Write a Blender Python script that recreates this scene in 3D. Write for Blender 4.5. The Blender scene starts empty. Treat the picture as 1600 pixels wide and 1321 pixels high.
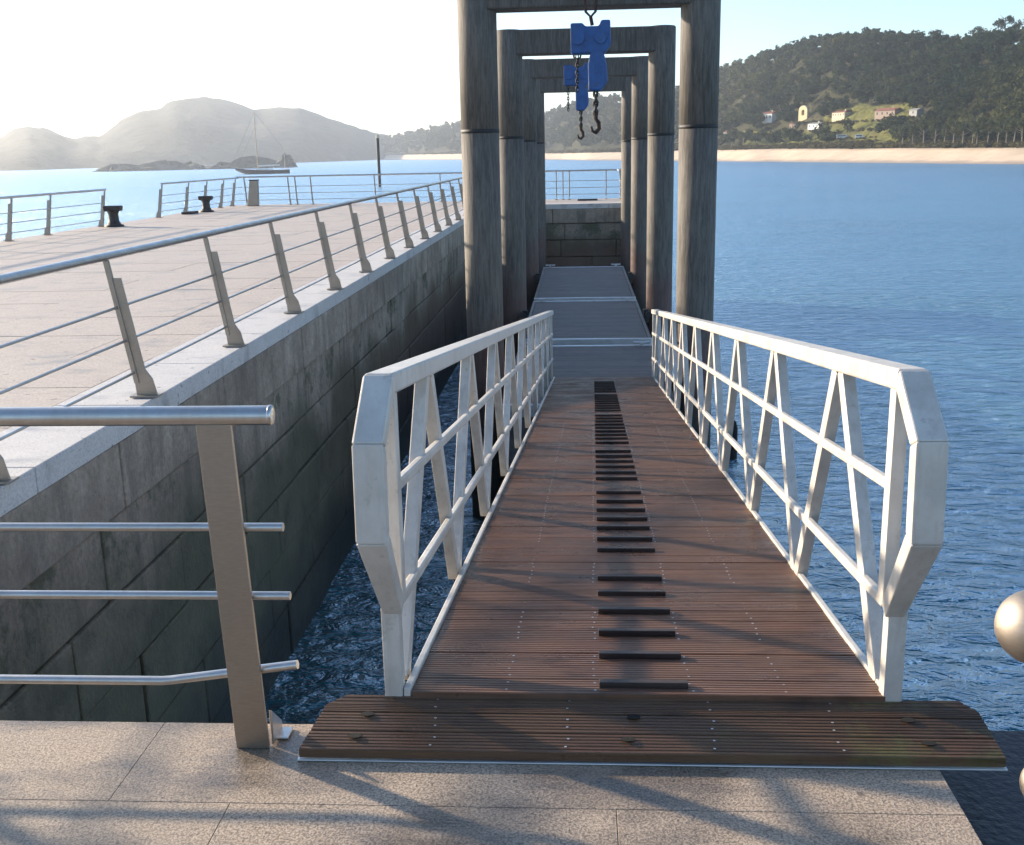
import bpy, bmesh, math, random
import numpy as np
from mathutils import Vector, Matrix
random.seed(7); RNG = np.random.default_rng(11)
S = bpy.context.scene
COL = S.collection
R = math.radians
WATER = -3.4
SUN_AZ, SUN_EL = -62.0, 16.0           # degrees from +Y (negative = left), elevation

# ------------------------------------------------------------------ camera
F, CX, CY = 1700.0, 800.0, 660.5
EYE = Vector((0, 0, 1.6))
CR = Matrix.Rotation(R(3.7), 3, 'Z') @ Matrix.Rotation(R(90-13.9), 3, 'X') @ Matrix.Rotation(R(-1.2), 3, 'Z')
cam = bpy.data.cameras.new('camera'); co = bpy.data.objects.new('camera', cam); COL.objects.link(co)
cam.sensor_width = 36; cam.lens = F/1600*36; cam.clip_start = 0.05; cam.clip_end = 20000
co.matrix_world = Matrix.Translation(EYE) @ CR.to_4x4()
S.camera = co
S.render.resolution_x, S.render.resolution_y = 1024, 845

def ray(x, y): return CR @ Vector(((x-CX)/F, -(y-CY)/F, -1.0))
def on_z(x, y, z):                                # survey: a sight line meeting a level
    d = ray(x, y); return EYE + d*((z-EYE.z)/d.z)
def at_dist(x, y, D):                             # a sight line at a plan distance
    d = ray(x, y); return EYE + d*(D/math.hypot(d.x, d.y))

# ------------------------------------------------------------------ materials
def new_mat(name):
    m = bpy.data.materials.new(name); m.use_nodes = True
    nt = m.node_tree; nt.nodes.clear()
    out = nt.nodes.new('ShaderNodeOutputMaterial'); b = nt.nodes.new('ShaderNodeBsdfPrincipled')
    nt.links.new(b.outputs[0], out.inputs[0])
    g = nt.nodes.new('ShaderNodeNewGeometry')
    return m, nt, b, g.outputs['Position']
def nmap(nt, pos, scale):
    v = nt.nodes.new('ShaderNodeMapping'); v.inputs['Scale'].default_value = scale
    nt.links.new(pos, v.inputs[0]); return v.outputs[0]
def noise(nt, pos, scale, detail=4, rough=.55, sc3=None, lo=.3, hi=.7, dist=0):
    if sc3: pos = nmap(nt, pos, sc3)
    n = nt.nodes.new('ShaderNodeTexNoise'); n.inputs['Scale'].default_value = scale
    n.inputs['Detail'].default_value = detail; n.inputs['Roughness'].default_value = rough
    n.inputs['Distortion'].default_value = dist
    nt.links.new(pos, n.inputs['Vector'])
    r = nt.nodes.new('ShaderNodeMapRange'); r.inputs[1].default_value = lo; r.inputs[2].default_value = hi
    nt.links.new(n.outputs['Fac'], r.inputs[0]); return r.outputs[0]
def val(nt, x):
    v = nt.nodes.new('ShaderNodeValue'); v.outputs[0].default_value = x; return v.outputs[0]
def mixc(nt, fac, a, b, mode='MIX'):
    m = nt.nodes.new('ShaderNodeMix'); m.data_type = 'RGBA'; m.blend_type = mode
    if isinstance(fac, (int, float)): m.inputs[0].default_value = fac
    else: nt.links.new(fac, m.inputs[0])
    for s, c in ((6, a), (7, b)):
        if isinstance(c, (tuple, list)): m.inputs[s].default_value = (*c[:3], 1)
        else: nt.links.new(c, m.inputs[s])
    return m.outputs[2]
def math_(nt, op, a, b=0.0, clamp=False):
    m = nt.nodes.new('ShaderNodeMath'); m.operation = op; m.use_clamp = clamp
    for i, c in enumerate((a, b)):
        if isinstance(c, (int, float)): m.inputs[i].default_value = c
        else: nt.links.new(c, m.inputs[i])
    return m.outputs[0]
def mrange(nt, v, a, b, c=0.0, d=1.0, smooth=False):
    r = nt.nodes.new('ShaderNodeMapRange')
    if smooth: r.interpolation_type = 'SMOOTHSTEP'
    for i, x in zip((1, 2, 3, 4), (a, b, c, d)): r.inputs[i].default_value = x
    nt.links.new(v, r.inputs[0]); return r.outputs[0]
def sepz(nt, pos, i=2):
    s = nt.nodes.new('ShaderNodeSeparateXYZ'); nt.links.new(pos, s.inputs[0]); return s.outputs[i]
def bump(nt, b, h, strength, dist):
    n = nt.nodes.new('ShaderNodeBump'); n.inputs['Strength'].default_value = strength; n.inputs['Distance'].default_value = dist
    nt.links.new(h, n.inputs['Height']); nt.links.new(n.outputs[0], b.inputs['Normal']); return n
def setc(nt, b, c):
    if isinstance(c, (tuple, list)): b.inputs['Base Color'].default_value = (*c, 1)
    else: nt.links.new(c, b.inputs['Base Color'])

M = {}
def simple(key, col, rough=.5, metal=0.0, var=.25, scale=6, bs=0.0, sc3=None):
    m, nt, b, pos = new_mat(key)
    n = noise(nt, pos, scale, 5, .6, sc3)
    setc(nt, b, mixc(nt, n, tuple(c*(1-var) for c in col), tuple(min(1, c*(1+var)) for c in col)))
    nt.links.new(mrange(nt, n, 0, 1, max(.04, rough-.08), min(1, rough+.1)), b.inputs['Roughness'])
    b.inputs['Metallic'].default_value = metal
    if bs: bump(nt, b, noise(nt, pos, scale*8, 3), bs, .01)
    M[key] = m; return m

def granite(key, a, c, dark, wet_lo=.5, wet_hi=.62, speck=160, wet_rough=.22, bumpy=.25):
    m, nt, b, pos = new_mat(key)
    s1 = noise(nt, pos, speck, 2, .6, lo=.42, hi=.58); s2 = noise(nt, pos, speck*.55, 2, .6, lo=.56, hi=.66)
    big = noise(nt, pos, .9, 5, .6); mid = noise(nt, pos, 7, 5, .6)
    col = mixc(nt, s1, a, c); col = mixc(nt, math_(nt, 'MULTIPLY', s2, .7), col, dark)
    col = mixc(nt, math_(nt, 'MULTIPLY', big, .35), col, tuple(x*.72 for x in c))
    col = mixc(nt, math_(nt, 'MULTIPLY', mid, .25), col, tuple(x*.6 for x in a))
    wet = noise(nt, pos, 1.7, 5, .6, (1, 1.8, 1), wet_lo, wet_hi)
    col = mixc(nt, wet, col, mixc(nt, .55, col, (.0, .0, .0)))
    spots = noise(nt, pos, 11, 1, .4, lo=.73, hi=.76)
    col = mixc(nt, math_(nt, 'MULTIPLY', spots, .6), col, (.06, .05, .045))
    setc(nt, b, col)
    nt.links.new(mrange(nt, wet, 0, 1, .62, wet_rough), b.inputs['Roughness'])
    bump(nt, b, s1, bumpy, .002)
    M[key] = m
granite('quay_granite', (.25, .19, .135), (.56, .445, .34), (.06, .05, .045), .45, .62, 150)
granite('pier_paving', (.46, .38, .31), (.58, .49, .41), (.3, .24, .22), .55, .75, 60, .35, .1)
granite('coping_granite', (.55, .52, .49), (.66, .63, .60), (.3, .29, .3), .55, .75, 90, .35, .1)

def wall_mat():
    m, nt, b, pos = new_mat('tidal_stone')
    z = sepz(nt, pos)
    big = noise(nt, pos, .7, 6, .6); mid = noise(nt, pos, 3.2, 6, .65); fine = noise(nt, pos, 28, 4, .7)
    col = mixc(nt, mid, (.26, .20, .145), (.58, .47, .36))
    blk = noise(nt, pos, 1.0, 0, .5, (.1, .42, 1.15), .35, .65)
    col = mixc(nt, math_(nt, 'MULTIPLY', blk, .5), col, (.17, .13, .095))
    col = mixc(nt, math_(nt, 'MULTIPLY', fine, .5), col, (.09, .08, .07))
    streak = noise(nt, pos, 5, 4, .6, (1, 1, .12), .48, .72)
    col = mixc(nt, math_(nt, 'MULTIPLY', streak, .6), col, (.06, .055, .05))
    blot = noise(nt, pos, 1.6, 6, .75, None, .51, .60)
    below = mrange(nt, z, -.62, -.58, 1, 0)
    col = mixc(nt, math_(nt, 'MULTIPLY', math_(nt, 'MULTIPLY', blot, below), .8), col, (.045, .052, .025))
    zz = math_(nt, 'ADD', z, math_(nt, 'MULTIPLY', math_(nt, 'SUBTRACT', big, .5), .8))
    t1 = mrange(nt, zz, -.85, -1.4, 0, 1)
    col = mixc(nt, math_(nt, 'MULTIPLY', t1, .85), col, mixc(nt, mid, (.024, .032, .012), (.11, .10, .055)))
    y = sepz(nt, pos, 1)
    red = math_(nt, 'MULTIPLY', mrange(nt, y, 11, 17), mrange(nt, zz, -1.0, -1.5))
    col = mixc(nt, math_(nt, 'MULTIPLY', red, .55), col, (.10, .035, .022))
    t2 = mrange(nt, zz, -2.2, -3.1, 0, 1)
    col = mixc(nt, t2, col, (.012, .014, .010))
    setc(nt, b, col)
    nt.links.new(mrange(nt, t1, 0, 1, .85, .6), b.inputs['Roughness'])
    h = math_(nt, 'ADD', math_(nt, 'MULTIPLY', fine, .35), mid)
    bump(nt, b, h, .6, .03)
    M['tidal_stone'] = m
wall_mat()

def pillar_mat(key, k=1.0):
    m, nt, b, pos = new_mat(key)
    z = sepz(nt, pos)
    st = noise(nt, pos, 26, 5, .75, (1, 1, .10), .34, .62); st2 = noise(nt, pos, 55, 3, .7, (1, 1, .07), .55, .75)
    big = noise(nt, pos, 1.3, 4, .6)
    col = mixc(nt, st, (.27*k, .235*k, .20*k), (.085*k, .072*k, .064*k))
    col = mixc(nt, math_(nt, 'MULTIPLY', st2, .6), col, (.34*k+.08, .32*k+.08, .29*k+.07) if key[0] == 's' else (.26*k, .24*k, .21*k))
    col = mixc(nt, math_(nt, 'MULTIPLY', big, .35), col, (.27*k, .24*k, .19*k))
    zz = math_(nt, 'ADD', z, math_(nt, 'MULTIPLY', big, .4))
    col = mixc(nt, math_(nt, 'MULTIPLY', mrange(nt, zz, -.3, -1.0), .6), col, (.12, .055, .045))
    col = mixc(nt, mrange(nt, zz, -1.2, -2.0), col, (.02, .022, .018))
    setc(nt, b, col); b.inputs['Roughness'].default_value = .75
    bump(nt, b, st, .3, .006)
    M[key] = m
pillar_mat('weathered_concrete', .56); pillar_mat('streaked_concrete', .42)

def wood_mat(key, a, c, grey, gfac, moss=0.0, wet=.25):
    m, nt, b, pos = new_mat(key)
    gr = noise(nt, pos, 9, 5, .7, (.35, 14, 14)); patch = noise(nt, pos, 2.2, 5, .65); plank = noise(nt, pos, 7.3, 0, .5, (.05, 1, .05), .35, .65)
    col = mixc(nt, gr, a, c)
    col = mixc(nt, math_(nt, 'MULTIPLY', plank, .45), col, tuple(x*.5 for x in a))
    col = mixc(nt, math_(nt, 'MULTIPLY', patch, gfac), col, grey)
    dark = noise(nt, pos, 4.5, 4, .6, (1, 3, 1), .56, .7)
    col = mixc(nt, math_(nt, 'MULTIPLY', dark, .55), col, tuple(x*.35 for x in a))
    if moss:
        x = sepz(nt, pos, 0)
        mo = math_(nt, 'MULTIPLY', noise(nt, pos, 6, 5, .7, None, .5, .68), mrange(nt, x, .2, .9))
        col = mixc(nt, math_(nt, 'MULTIPLY', mo, moss), col, (.13, .13, .035))
    setc(nt, b, col)
    w = noise(nt, pos, 3, 4, .6, None, .4, .65)
    nt.links.new(mrange(nt, w, 0, 1, .55, wet), b.inputs['Roughness'])
    bump(nt, b, gr, .35, .003)
    M[key] = m
wood_mat('deck_wood', (.078, .034, .018), (.215, .098, .052), (.15, .095, .065), .5, 0, .2)
wood_mat('pad_wood', (.060, .026, .013), (.17, .082, .040), (.11, .068, .035), .5, .75)
wood_mat('pontoon_wood', (.115, .092, .080), (.18, .152, .135), (.165, .14, .125), .5, 0, .6)
wood_mat('cleat_wood', (.022, .014, .012), (.05, .032, .026), (.03, .02, .02), .4)

simple('white_paint', (.70, .68, .66), .38, 0, .10, 5, .08)
def chipped():
    m, nt, b, pos = new_mat('weathered_white')
    n = noise(nt, pos, 7, 5, .65); ch = noise(nt, pos, 16, 5, .7, None, .61, .66); gr = noise(nt, pos, 30, 3, .6, (1, 1, .15), .5, .75)
    col = mixc(nt, n, (.47, .435, .39), (.61, .575, .525))
    col = mixc(nt, math_(nt, 'MULTIPLY', gr, .5), col, (.36, .31, .26))
    col = mixc(nt, math_(nt, 'MULTIPLY', ch, .55), col, (.36, .33, .30))
    setc(nt, b, col); nt.links.new(mrange(nt, n, 0, 1, .32, .5), b.inputs['Roughness'])
    rust = noise(nt, pos, 9, 6, .8, (1, 1, .5), .655, .70); col = mixc(nt, math_(nt, 'MULTIPLY', rust, .6), col, (.24, .13, .07)); setc(nt, b, col)
    b.inputs['Metallic'].default_value = .1
    bump(nt, b, noise(nt, pos, 60, 3), .08, .002)
    M['weathered_white'] = m
chipped()
def steel(key, col, rough, sc3):
    m, nt, b, pos = new_mat(key)
    n = noise(nt, pos, 40, 4, .6, sc3); p = noise(nt, pos, 5, 4, .6)
    c = mixc(nt, n, tuple(x*.85 for x in col), col); c = mixc(nt, math_(nt, 'MULTIPLY', p, .35), c, (.34, .28, .22))
    setc(nt, b, c); b.inputs['Metallic'].default_value = 1
    nt.links.new(mrange(nt, p, 0, 1, rough, rough+.15), b.inputs['Roughness'])
    M[key] = m
def worn_paint(key, a, c, chip, rough, k=.7):
    m, nt, b, pos = new_mat(key)
    n = noise(nt, pos, 6, 5, .7); ch = noise(nt, pos, 14, 6, .75, None, .57, .63); st = noise(nt, pos, 22, 4, .7, (1, 1, .12), .5, .75)
    col = mixc(nt, n, a, c); col = mixc(nt, math_(nt, 'MULTIPLY', st, .45), col, tuple(x*.45 for x in a)); col = mixc(nt, math_(nt, 'MULTIPLY', ch, k), col, chip)
    setc(nt, b, col); nt.links.new(mrange(nt, n, 0, 1, rough, rough+.2), b.inputs['Roughness']); bump(nt, b, ch, .3, .003); M[key] = m
worn_paint('blue_paint', (.010, .055, .20), (.025, .11, .31), (.06, .045, .04), .42)
steel('brushed_steel', (.62, .60, .58), .27, (1, 1, .2))
steel('post_steel', (.40, .35, .30), .45, (1, 1, 6))
simple('aluminium', (.62, .62, .62), .35, .7, .12)
simple('black_iron', (.018, .018, .02), .55, .2, .4, 12, .3)
simple('rusty_iron', (.055, .028, .022), .7, .3, .5, 25, .4)
simple('dark_ledge', (.028, .026, .032), .5, 0, .5, 5, .4)
simple('hole_shade', (.003, .003, .003), 1.0); simple('rubber', (.010, .009, .009), .9, 0, .3)
simple('hull_grey', (.07, .072, .075), .6, .2, .4)
simple('boat_navy', (.02, .022, .035), .3); simple('boat_white', (.75, .75, .72), .4); simple('varnish', (.45, .32, .2), .4)
simple('house_white', (.78, .76, .70), .8, 0, .06, 1); simple('belfry_yellow', (.56, .46, .26), .8, 0, .06, 1); simple('house_cream', (.50, .42, .28), .8, 0, .1, 1); simple('house_ochre', (.30, .22, .17), .8, 0, .1, 1)
simple('roof_tile', (.22, .075, .05), .8, 0, .3, 2); simple('dark_glass', (.02, .02, .025), .2); simple('house_grey', (.28, .27, .26), .8, 0, .1, 1)
simple('bark_pale', (.20, .175, .14), .9, 0, .3, 1); simple('bark', (.10, .075, .055), .9, 0, .3, 1)
simple('reef_rock', (.11, .10, .085), .85, 0, .4, .15, .5)
simple('screw_zinc', (.55, .53, .50), .35, .8, .1)

def sand_mat():
    m, nt, b, pos = new_mat('sand'); z = sepz(nt, pos)
    n = noise(nt, pos, .09, 6, .65); n2 = noise(nt, pos, .5, 4, .6, None, .55, .7)
    col = mixc(nt, n, (.48, .36, .25), (.64, .50, .36)); col = mixc(nt, math_(nt, 'MULTIPLY', n2, .5), col, (.36, .27, .18))
    zz = math_(nt, 'ADD', z, math_(nt, 'MULTIPLY', n, .5))
    col = mixc(nt, mrange(nt, zz, -2.3, -2.9), col, (.30, .24, .19))
    setc(nt, b, col); b.inputs['Roughness'].default_value = .9; M['sand'] = m
sand_mat()
def leaf_mat(key, a, c, d):
    m, nt, b, pos = new_mat(key)
    out = [n for n in nt.nodes if n.type == 'OUTPUT_MATERIAL'][0]; nt.nodes.remove(b)
    at = nt.nodes.new('ShaderNodeAttribute'); at.attribute_name = 'tint'
    big = noise(nt, pos, .03, 3, .5)
    col = mixc(nt, at.outputs['Fac'], a, c)
    col = mixc(nt, math_(nt, 'MULTIPLY', big, .5), col, d)
    df = nt.nodes.new('ShaderNodeBsdfDiffuse'); tr = nt.nodes.new('ShaderNodeBsdfTranslucent'); mx = nt.nodes.new('ShaderNodeMixShader'); mx.inputs[0].default_value = .38
    nt.links.new(col, df.inputs[0]); nt.links.new(col, tr.inputs[0]); nt.links.new(df.outputs[0], mx.inputs[1]); nt.links.new(tr.outputs[0], mx.inputs[2]); nt.links.new(mx.outputs[0], out.inputs[0])
    M[key] = m
leaf_mat('leaves', (.020, .036, .020), (.095, .100, .038), (.055, .062, .034))
leaf_mat('scrub', (.055, .050, .028), (.13, .12, .05), (.10, .08, .05))
def ground_mat(key, a, c, e, s):
    m, nt, b, pos = new_mat(key)
    n = noise(nt, pos, s, 6, .65); n2 = noise(nt, pos, s*5, 4, .6, lo=.45, hi=.65)
    setc(nt, b, mixc(nt, math_(nt, 'MULTIPLY', n2, .6), mixc(nt, n, a, c), e)); b.inputs['Roughness'].default_value = .95
    b.inputs['Specular IOR Level'].default_value = .1
    bump(nt, b, n2, .8, 1.0); M[key] = m
ground_mat('hill_ground', (.035, .04, .02), (.075, .07, .035), (.05, .035, .022), .05)
ground_mat('grass', (.10, .115, .03), (.20, .19, .055), (.13, .10, .05), .12)
ground_mat('headland_ground', (.050, .052, .042), (.085, .080, .065), (.035, .04, .03), .012)

def water_mat():
    """Choppy sea: a blue-green body under a gloss whose grazing reflectance is held down, as wave slopes do."""
    m, nt, b, pos = new_mat('sea_water'); nt.nodes.remove(b)
    out = [n for n in nt.nodes if n.type == 'OUTPUT_MATERIAL'][0]
    df = nt.nodes.new('ShaderNodeBsdfDiffuse'); gl = nt.nodes.new('ShaderNodeBsdfGlossy'); mx = nt.nodes.new('ShaderNodeMixShader'); fr = nt.nodes.new('ShaderNodeFresnel')
    fr.inputs['IOR'].default_value = 1.33; gl.inputs['Roughness'].default_value = .27; gl.inputs['Color'].default_value = (.80, .90, 1, 1)
    w0 = noise(nt, pos, .12, 2, .5, (1, 1.4, 1), .2, .8, .4)
    w1 = noise(nt, pos, .55, 3, .55, (1, 1.6, 1), .2, .8, .6)
    w2 = noise(nt, pos, 2.0, 4, .6, (1, 1.8, 1), .2, .8, .8)
    w3 = noise(nt, pos, 7.5, 3, .6, (1, 1.5, 1), .2, .8, .5)
    body = mixc(nt, w1, (.005, .105, .115), (.011, .145, .20))
    nt.links.new(body, df.inputs[0])
    h = math_(nt, 'ADD', math_(nt, 'MULTIPLY', w1, .55), math_(nt, 'ADD', math_(nt, 'MULTIPLY', w2, .42), math_(nt, 'MULTIPLY', w3, .075)))
    h = math_(nt, 'MULTIPLY', h, mrange(nt, noise(nt, pos, .035, 3, .6, (1, 2.2, 1)), 0, 1, .55, 1.15))
    bp = nt.nodes.new('ShaderNodeBump'); bp.inputs['Strength'].default_value = 1; bp.inputs['Distance'].default_value = .42
    nt.links.new(h, bp.inputs['Height'])
    for n in (gl, fr): nt.links.new(bp.outputs[0], n.inputs['Normal'])
    nt.links.new(bp.outputs[0], df.inputs['Normal'])
    nt.links.new(mrange(nt, fr.outputs[0], 0, 1, 0, .72), mx.inputs[0])
    nt.links.new(df.outputs[0], mx.inputs[1]); nt.links.new(gl.outputs[0], mx.inputs[2]); nt.links.new(mx.outputs[0], out.inputs[0])
    M['sea_water'] = m
water_mat()

# ------------------------------------------------------------------ mesh builder
class MB:
    def __init__(s): s.v = []; s.f = []; s.mi = []; s.sm = []
    def add(s, vs, fs, mi=0, smooth=False):
        o = len(s.v); s.v += [tuple(v) for v in vs]; s.f += [tuple(i+o for i in f) for f in fs]
        s.mi += [mi]*len(fs); s.sm += [smooth]*len(fs)
    def box(s, x0, x1, y0, y1, z0, z1, mi=0):
        s.hexa([(x0,y0,z0),(x1,y0,z0),(x1,y1,z0),(x0,y1,z0),(x0,y0,z1),(x1,y0,z1),(x1,y1,z1),(x0,y1,z1)], mi)
    def hexa(s, p, mi=0):
        s.add(p, [(3,2,1,0),(4,5,6,7),(0,1,5,4),(1,2,6,5),(2,3,7,6),(3,0,4,7)], mi)
    def bar(s, p, q, w, h, up=(0,0,1), mi=0):     # rectangular bar from p to q: w across, h along up
        p, q = Vector(p), Vector(q); d = (q-p).normalized(); a = d.cross(Vector(up)).normalized(); u = a.cross(d)
        a *= w/2; u *= h/2
        s.hexa([p-a-u, p+a-u, q+a-u, q-a-u, p-a+u, p+a+u, q+a+u, q-a+u], mi)
    def ring(s, c, d, r, n, up=None):
        d = Vector(d).normalized(); a = d.orthogonal().normalized() if up is None else d.cross(Vector(up)).normalized(); b = d.cross(a)
        return [Vector(c) + (a*math.cos(t)+b*math.sin(t))*r for t in [2*math.pi*i/n for i in range(n)]]
    def tube(s, pts, r, n=12, caps=True, mi=0):
        pts = [Vector(p) for p in pts]; rs = r if isinstance(r, (list, tuple)) else [r]*len(pts)
        d0 = (pts[1]-pts[0]).normalized(); a = d0.orthogonal().normalized(); vs = []
        for i, p in enumerate(pts):
            d = (pts[min(i+1, len(pts)-1)]-pts[max(i-1, 0)]).normalized()
            a = (a - d*a.dot(d)).normalized(); b = d.cross(a)
            vs += [p + (a*math.cos(2*math.pi*k/n)+b*math.sin(2*math.pi*k/n))*rs[i] for k in range(n)]
        fs = [(i*n+k, i*n+(k+1)%n, (i+1)*n+(k+1)%n, (i+1)*n+k) for i in range(len(pts)-1) for k in range(n)]
        s.add(vs, fs, mi, True)
        if caps:
            L = (len(pts)-1)*n; s.add(vs[:n], [tuple(range(n-1, -1, -1))], mi); s.add(vs[L:], [tuple(range(n))], mi)
    def lathe(s, c, prof, n=20, mi=0, axis='Z'):   # prof: (radius, height)
        def P(r, h, t):
            x, y = r*math.cos(t), r*math.sin(t)
            return (c[0]+x, c[1]+y, c[2]+h) if axis == 'Z' else (c[0]+h, c[1]+x, c[2]+y)
        vs = [P(r, h, 2*math.pi*k/n) for r, h in prof for k in range(n)]
        fs = [(i*n+k, i*n+(k+1)%n, (i+1)*n+(k+1)%n, (i+1)*n+k) for i in range(len(prof)-1) for k in range(n)]
        s.add(vs, fs, mi, True)
    def prism(s, poly, w, mi=0):                   # poly: 3-D points, w: thickness vector
        w = Vector(w); n = len(poly); a = [Vector(p)-w/2 for p in poly]; b = [Vector(p)+w/2 for p in poly]
        s.add(a+b, [tuple(range(n-1, -1, -1)), tuple(range(n, 2*n))] + [(i, (i+1)%n, (i+1)%n+n, i+n) for i in range(n)], mi)
    def build(s, name, mats, parent=None, bevel=0, seg=2, tint=None):
        me = bpy.data.meshes.new(name); me.from_pydata(s.v, [], s.f)
        for m in (mats if isinstance(mats, (list, tuple)) else [mats]): me.materials.append(M[m])
        me.polygons.foreach_set('material_index', s.mi); me.polygons.foreach_set('use_smooth', s.sm)
        bm = bmesh.new(); bm.from_mesh(me); bmesh.ops.recalc_face_normals(bm, faces=bm.faces); bm.to_mesh(me); bm.free()
        me.update()
        o = bpy.data.objects.new(name, me); COL.objects.link(o)
        if parent is not None:
            o.parent = parent; o.matrix_parent_inverse = Matrix.Translation(parent.location).inverted() if parent.get('world_mesh') else Matrix()
        if bevel:
            bv = o.modifiers.new('bevel', 'BEVEL'); bv.width = bevel; bv.segments = seg; bv.limit_method = 'ANGLE'; bv.angle_limit = R(40)
        return o
def tag(o, label=None, cat=None, group=None, kind=None):
    if label: o['label'] = label
    if cat: o['category'] = cat
    if group: o['group'] = group
    if kind: o['kind'] = kind
    return o
def thing(name, loc, label, cat, group=None):
    o = bpy.data.objects.new(name, None); COL.objects.link(o); o.location = loc; o.empty_display_size = .2
    return tag(o, label, cat, group)
class LMB(MB):                                     # same builder, given in world metres, stored relative to a thing
    def __init__(s, root): super().__init__(); s.root = root
    def build(s, name, mats, parent=None, bevel=0, seg=2):
        L = s.root.location; s.v = [(x-L.x, y-L.y, z-L.z) for x, y, z in s.v]
        return super().build(name, mats, parent or s.root, bevel, seg)
def copy_tree(o, parent=None):
    c = o.copy(); COL.objects.link(c)
    if parent is not None: c.parent = parent
    for ch in [k for k in COL.objects if k.parent == o]: copy_tree(ch, c)
    return c

# ------------------------------------------------------------------ quay, pier, walls
QX, QY = .94, 2.82
m = MB()     # quay paving slabs with fine joints; a solid bed below
rows = [(2.4225, QY), (1.752, 2.4205), (1.002, 1.75), (-.2, 1.0), (-2, -.202)]
j0 = {0: [-2.93, -2.1, -1.22, QX], 1: [-2.93, -1.9, -.9, .085, QX], 2: [-2.93, -1.5, -.4, .5, QX]}
for i, (a, b) in enumerate(rows):
    xs = j0.get(i, [-2.93, -1.6, -.6, .3, QX])
    for x0, x1 in zip(xs, xs[1:]):
        m.box(x0+.0008, x1-.0008, a, b, -.12, 0)
quay = m.build('quay_paving', 'quay_granite', bevel=.0012); tag(quay, kind='structure')
m = MB(); m.box(-2.94, QX-.01, -2, QY-.01, -5.2, -.125)
w = m.build('quay_wall', 'tidal_stone'); tag(w, 'grey stone wall under the near granite quay edge below the brown ramp flap', 'wall')
m = MB(); m.box(QX+.004, 6, -2, 3.05, -.5, -.12); m.box(QX+.004, 6, -2, 3.0, -5.2, -.505)
w = m.build('lower_ledge', 'dark_ledge', bevel=.01); tag(w, kind='structure')

PX = -2.95; PFAR = -12.4; PY1 = 35.2; PY2 = 39.0; PXR = 1.75
m = MB()
ys_ = [-2+1.2*k for k in range(32)]
for k, y in enumerate(ys_):
    x = PFAR-(.9 if k % 2 else 0); y2 = min(y+1.2, PY1+.3)
    while x < PX-.62 and y2 > y:
        a, b = max(x, PFAR), min(x+1.8, PX-.62)
        m.box(a+.004, b-.004, y+.004, y2-.004, -.15, -.004+.002*((k*7+int(x*3)) % 3-1)); x += 1.8
for k in range(3):
    x = PFAR
    while x < PXR-.03: m.box(x+.004, min(x+1.8, PXR-.03)-.004, PY1+.305+k*1.16, PY1+.305+(k+1)*1.16-.006, -.15, -.004); x += 1.8
o = m.build('pier_deck', 'pier_paving'); tag(o, kind='structure')
m = MB(); y = -2.0
while y < PY1-.1:
    y2 = min(y+1.5, PY1); m.box(PX-.615, PX, y+.004, y2-.004, -.15, 0); y = y2
x = PX-.615
while x < PXR-.1:
    x2 = min(x+1.5, PXR); m.box(x+.004, x2-.004, PY1, PY1+.3, -.15, .002); x = x2
o = m.build('pier_coping', 'coping_granite', bevel=.008); tag(o, kind='structure')
def block_wall(name, axis, c, lo, hi, back, label, bl=1.75):
    """Stone-faced wall. axis 'X': face at x=c running along y; axis 'Y': face at y=c running along x."""
    m = MB(); rr = random.Random(3)
    cs = [(-.15, -.60, .0), (-.618, -1.12, .03), (-1.136, -1.66, .035), (-1.676, -2.25, .03), (-2.266, -2.85, .045), (-2.866, -3.5, .04), (-3.5, -5.2, .04)]
    for k, (zt, zb, inset) in enumerate(cs):
        L = bl*(1.3 if k == 0 else 1); s = lo-(L*.37*k) % L
        while s < hi-.01:
            e = s+L*rr.uniform(.85, 1.15); a, b = max(s, lo)+.006, min(e, hi)-.006
            if b-a > .05:
                d = inset + rr.uniform(0, .028 if k else .006)
                if axis == 'X': m.box(c+back, c-d, a, b, zb, zt-.001)
                else: m.box(a, b, c+d, c+back, zb, zt-.001)
            s = e
    o = m.build(name, 'tidal_stone', bevel=.018)
    return tag(o, label, 'wall')
block_wall('retaining_wall', 'X', PX, -2, PY1-.01, -.6, 'long stained stone wall of the pier running away on the left, dark green at the tide line')
block_wall('retaining_wall', 'Y', PY1, PX+.01, PXR, .6, 'dark stone cross wall at the far end between the portal frames, black at the bottom')
m = MB(); m.box(PXR-.62, PXR-.02, PY1+.61, PY2, -5.2, -.16); m.box(PFAR, PXR-.64, PY2-.5, PY2, -5.2, -.16); m.box(PFAR+.02, PFAR+.6, -2, PY2-.51, -5.2, -.16)
o = m.build('pier_back_wall', 'tidal_stone'); tag(o, 'seaward stone wall under the far edge of the pier deck', 'wall')

# ------------------------------------------------------------------ sea
m = MB(); W = 3400
m.add([(-W,-W,WATER),(W,-W,WATER),(W,W,WATER),(-W,W,WATER)], [(0,1,2,3)])
sea = m.build('sea', 'sea_water'); tag(sea, kind='structure')

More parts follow.
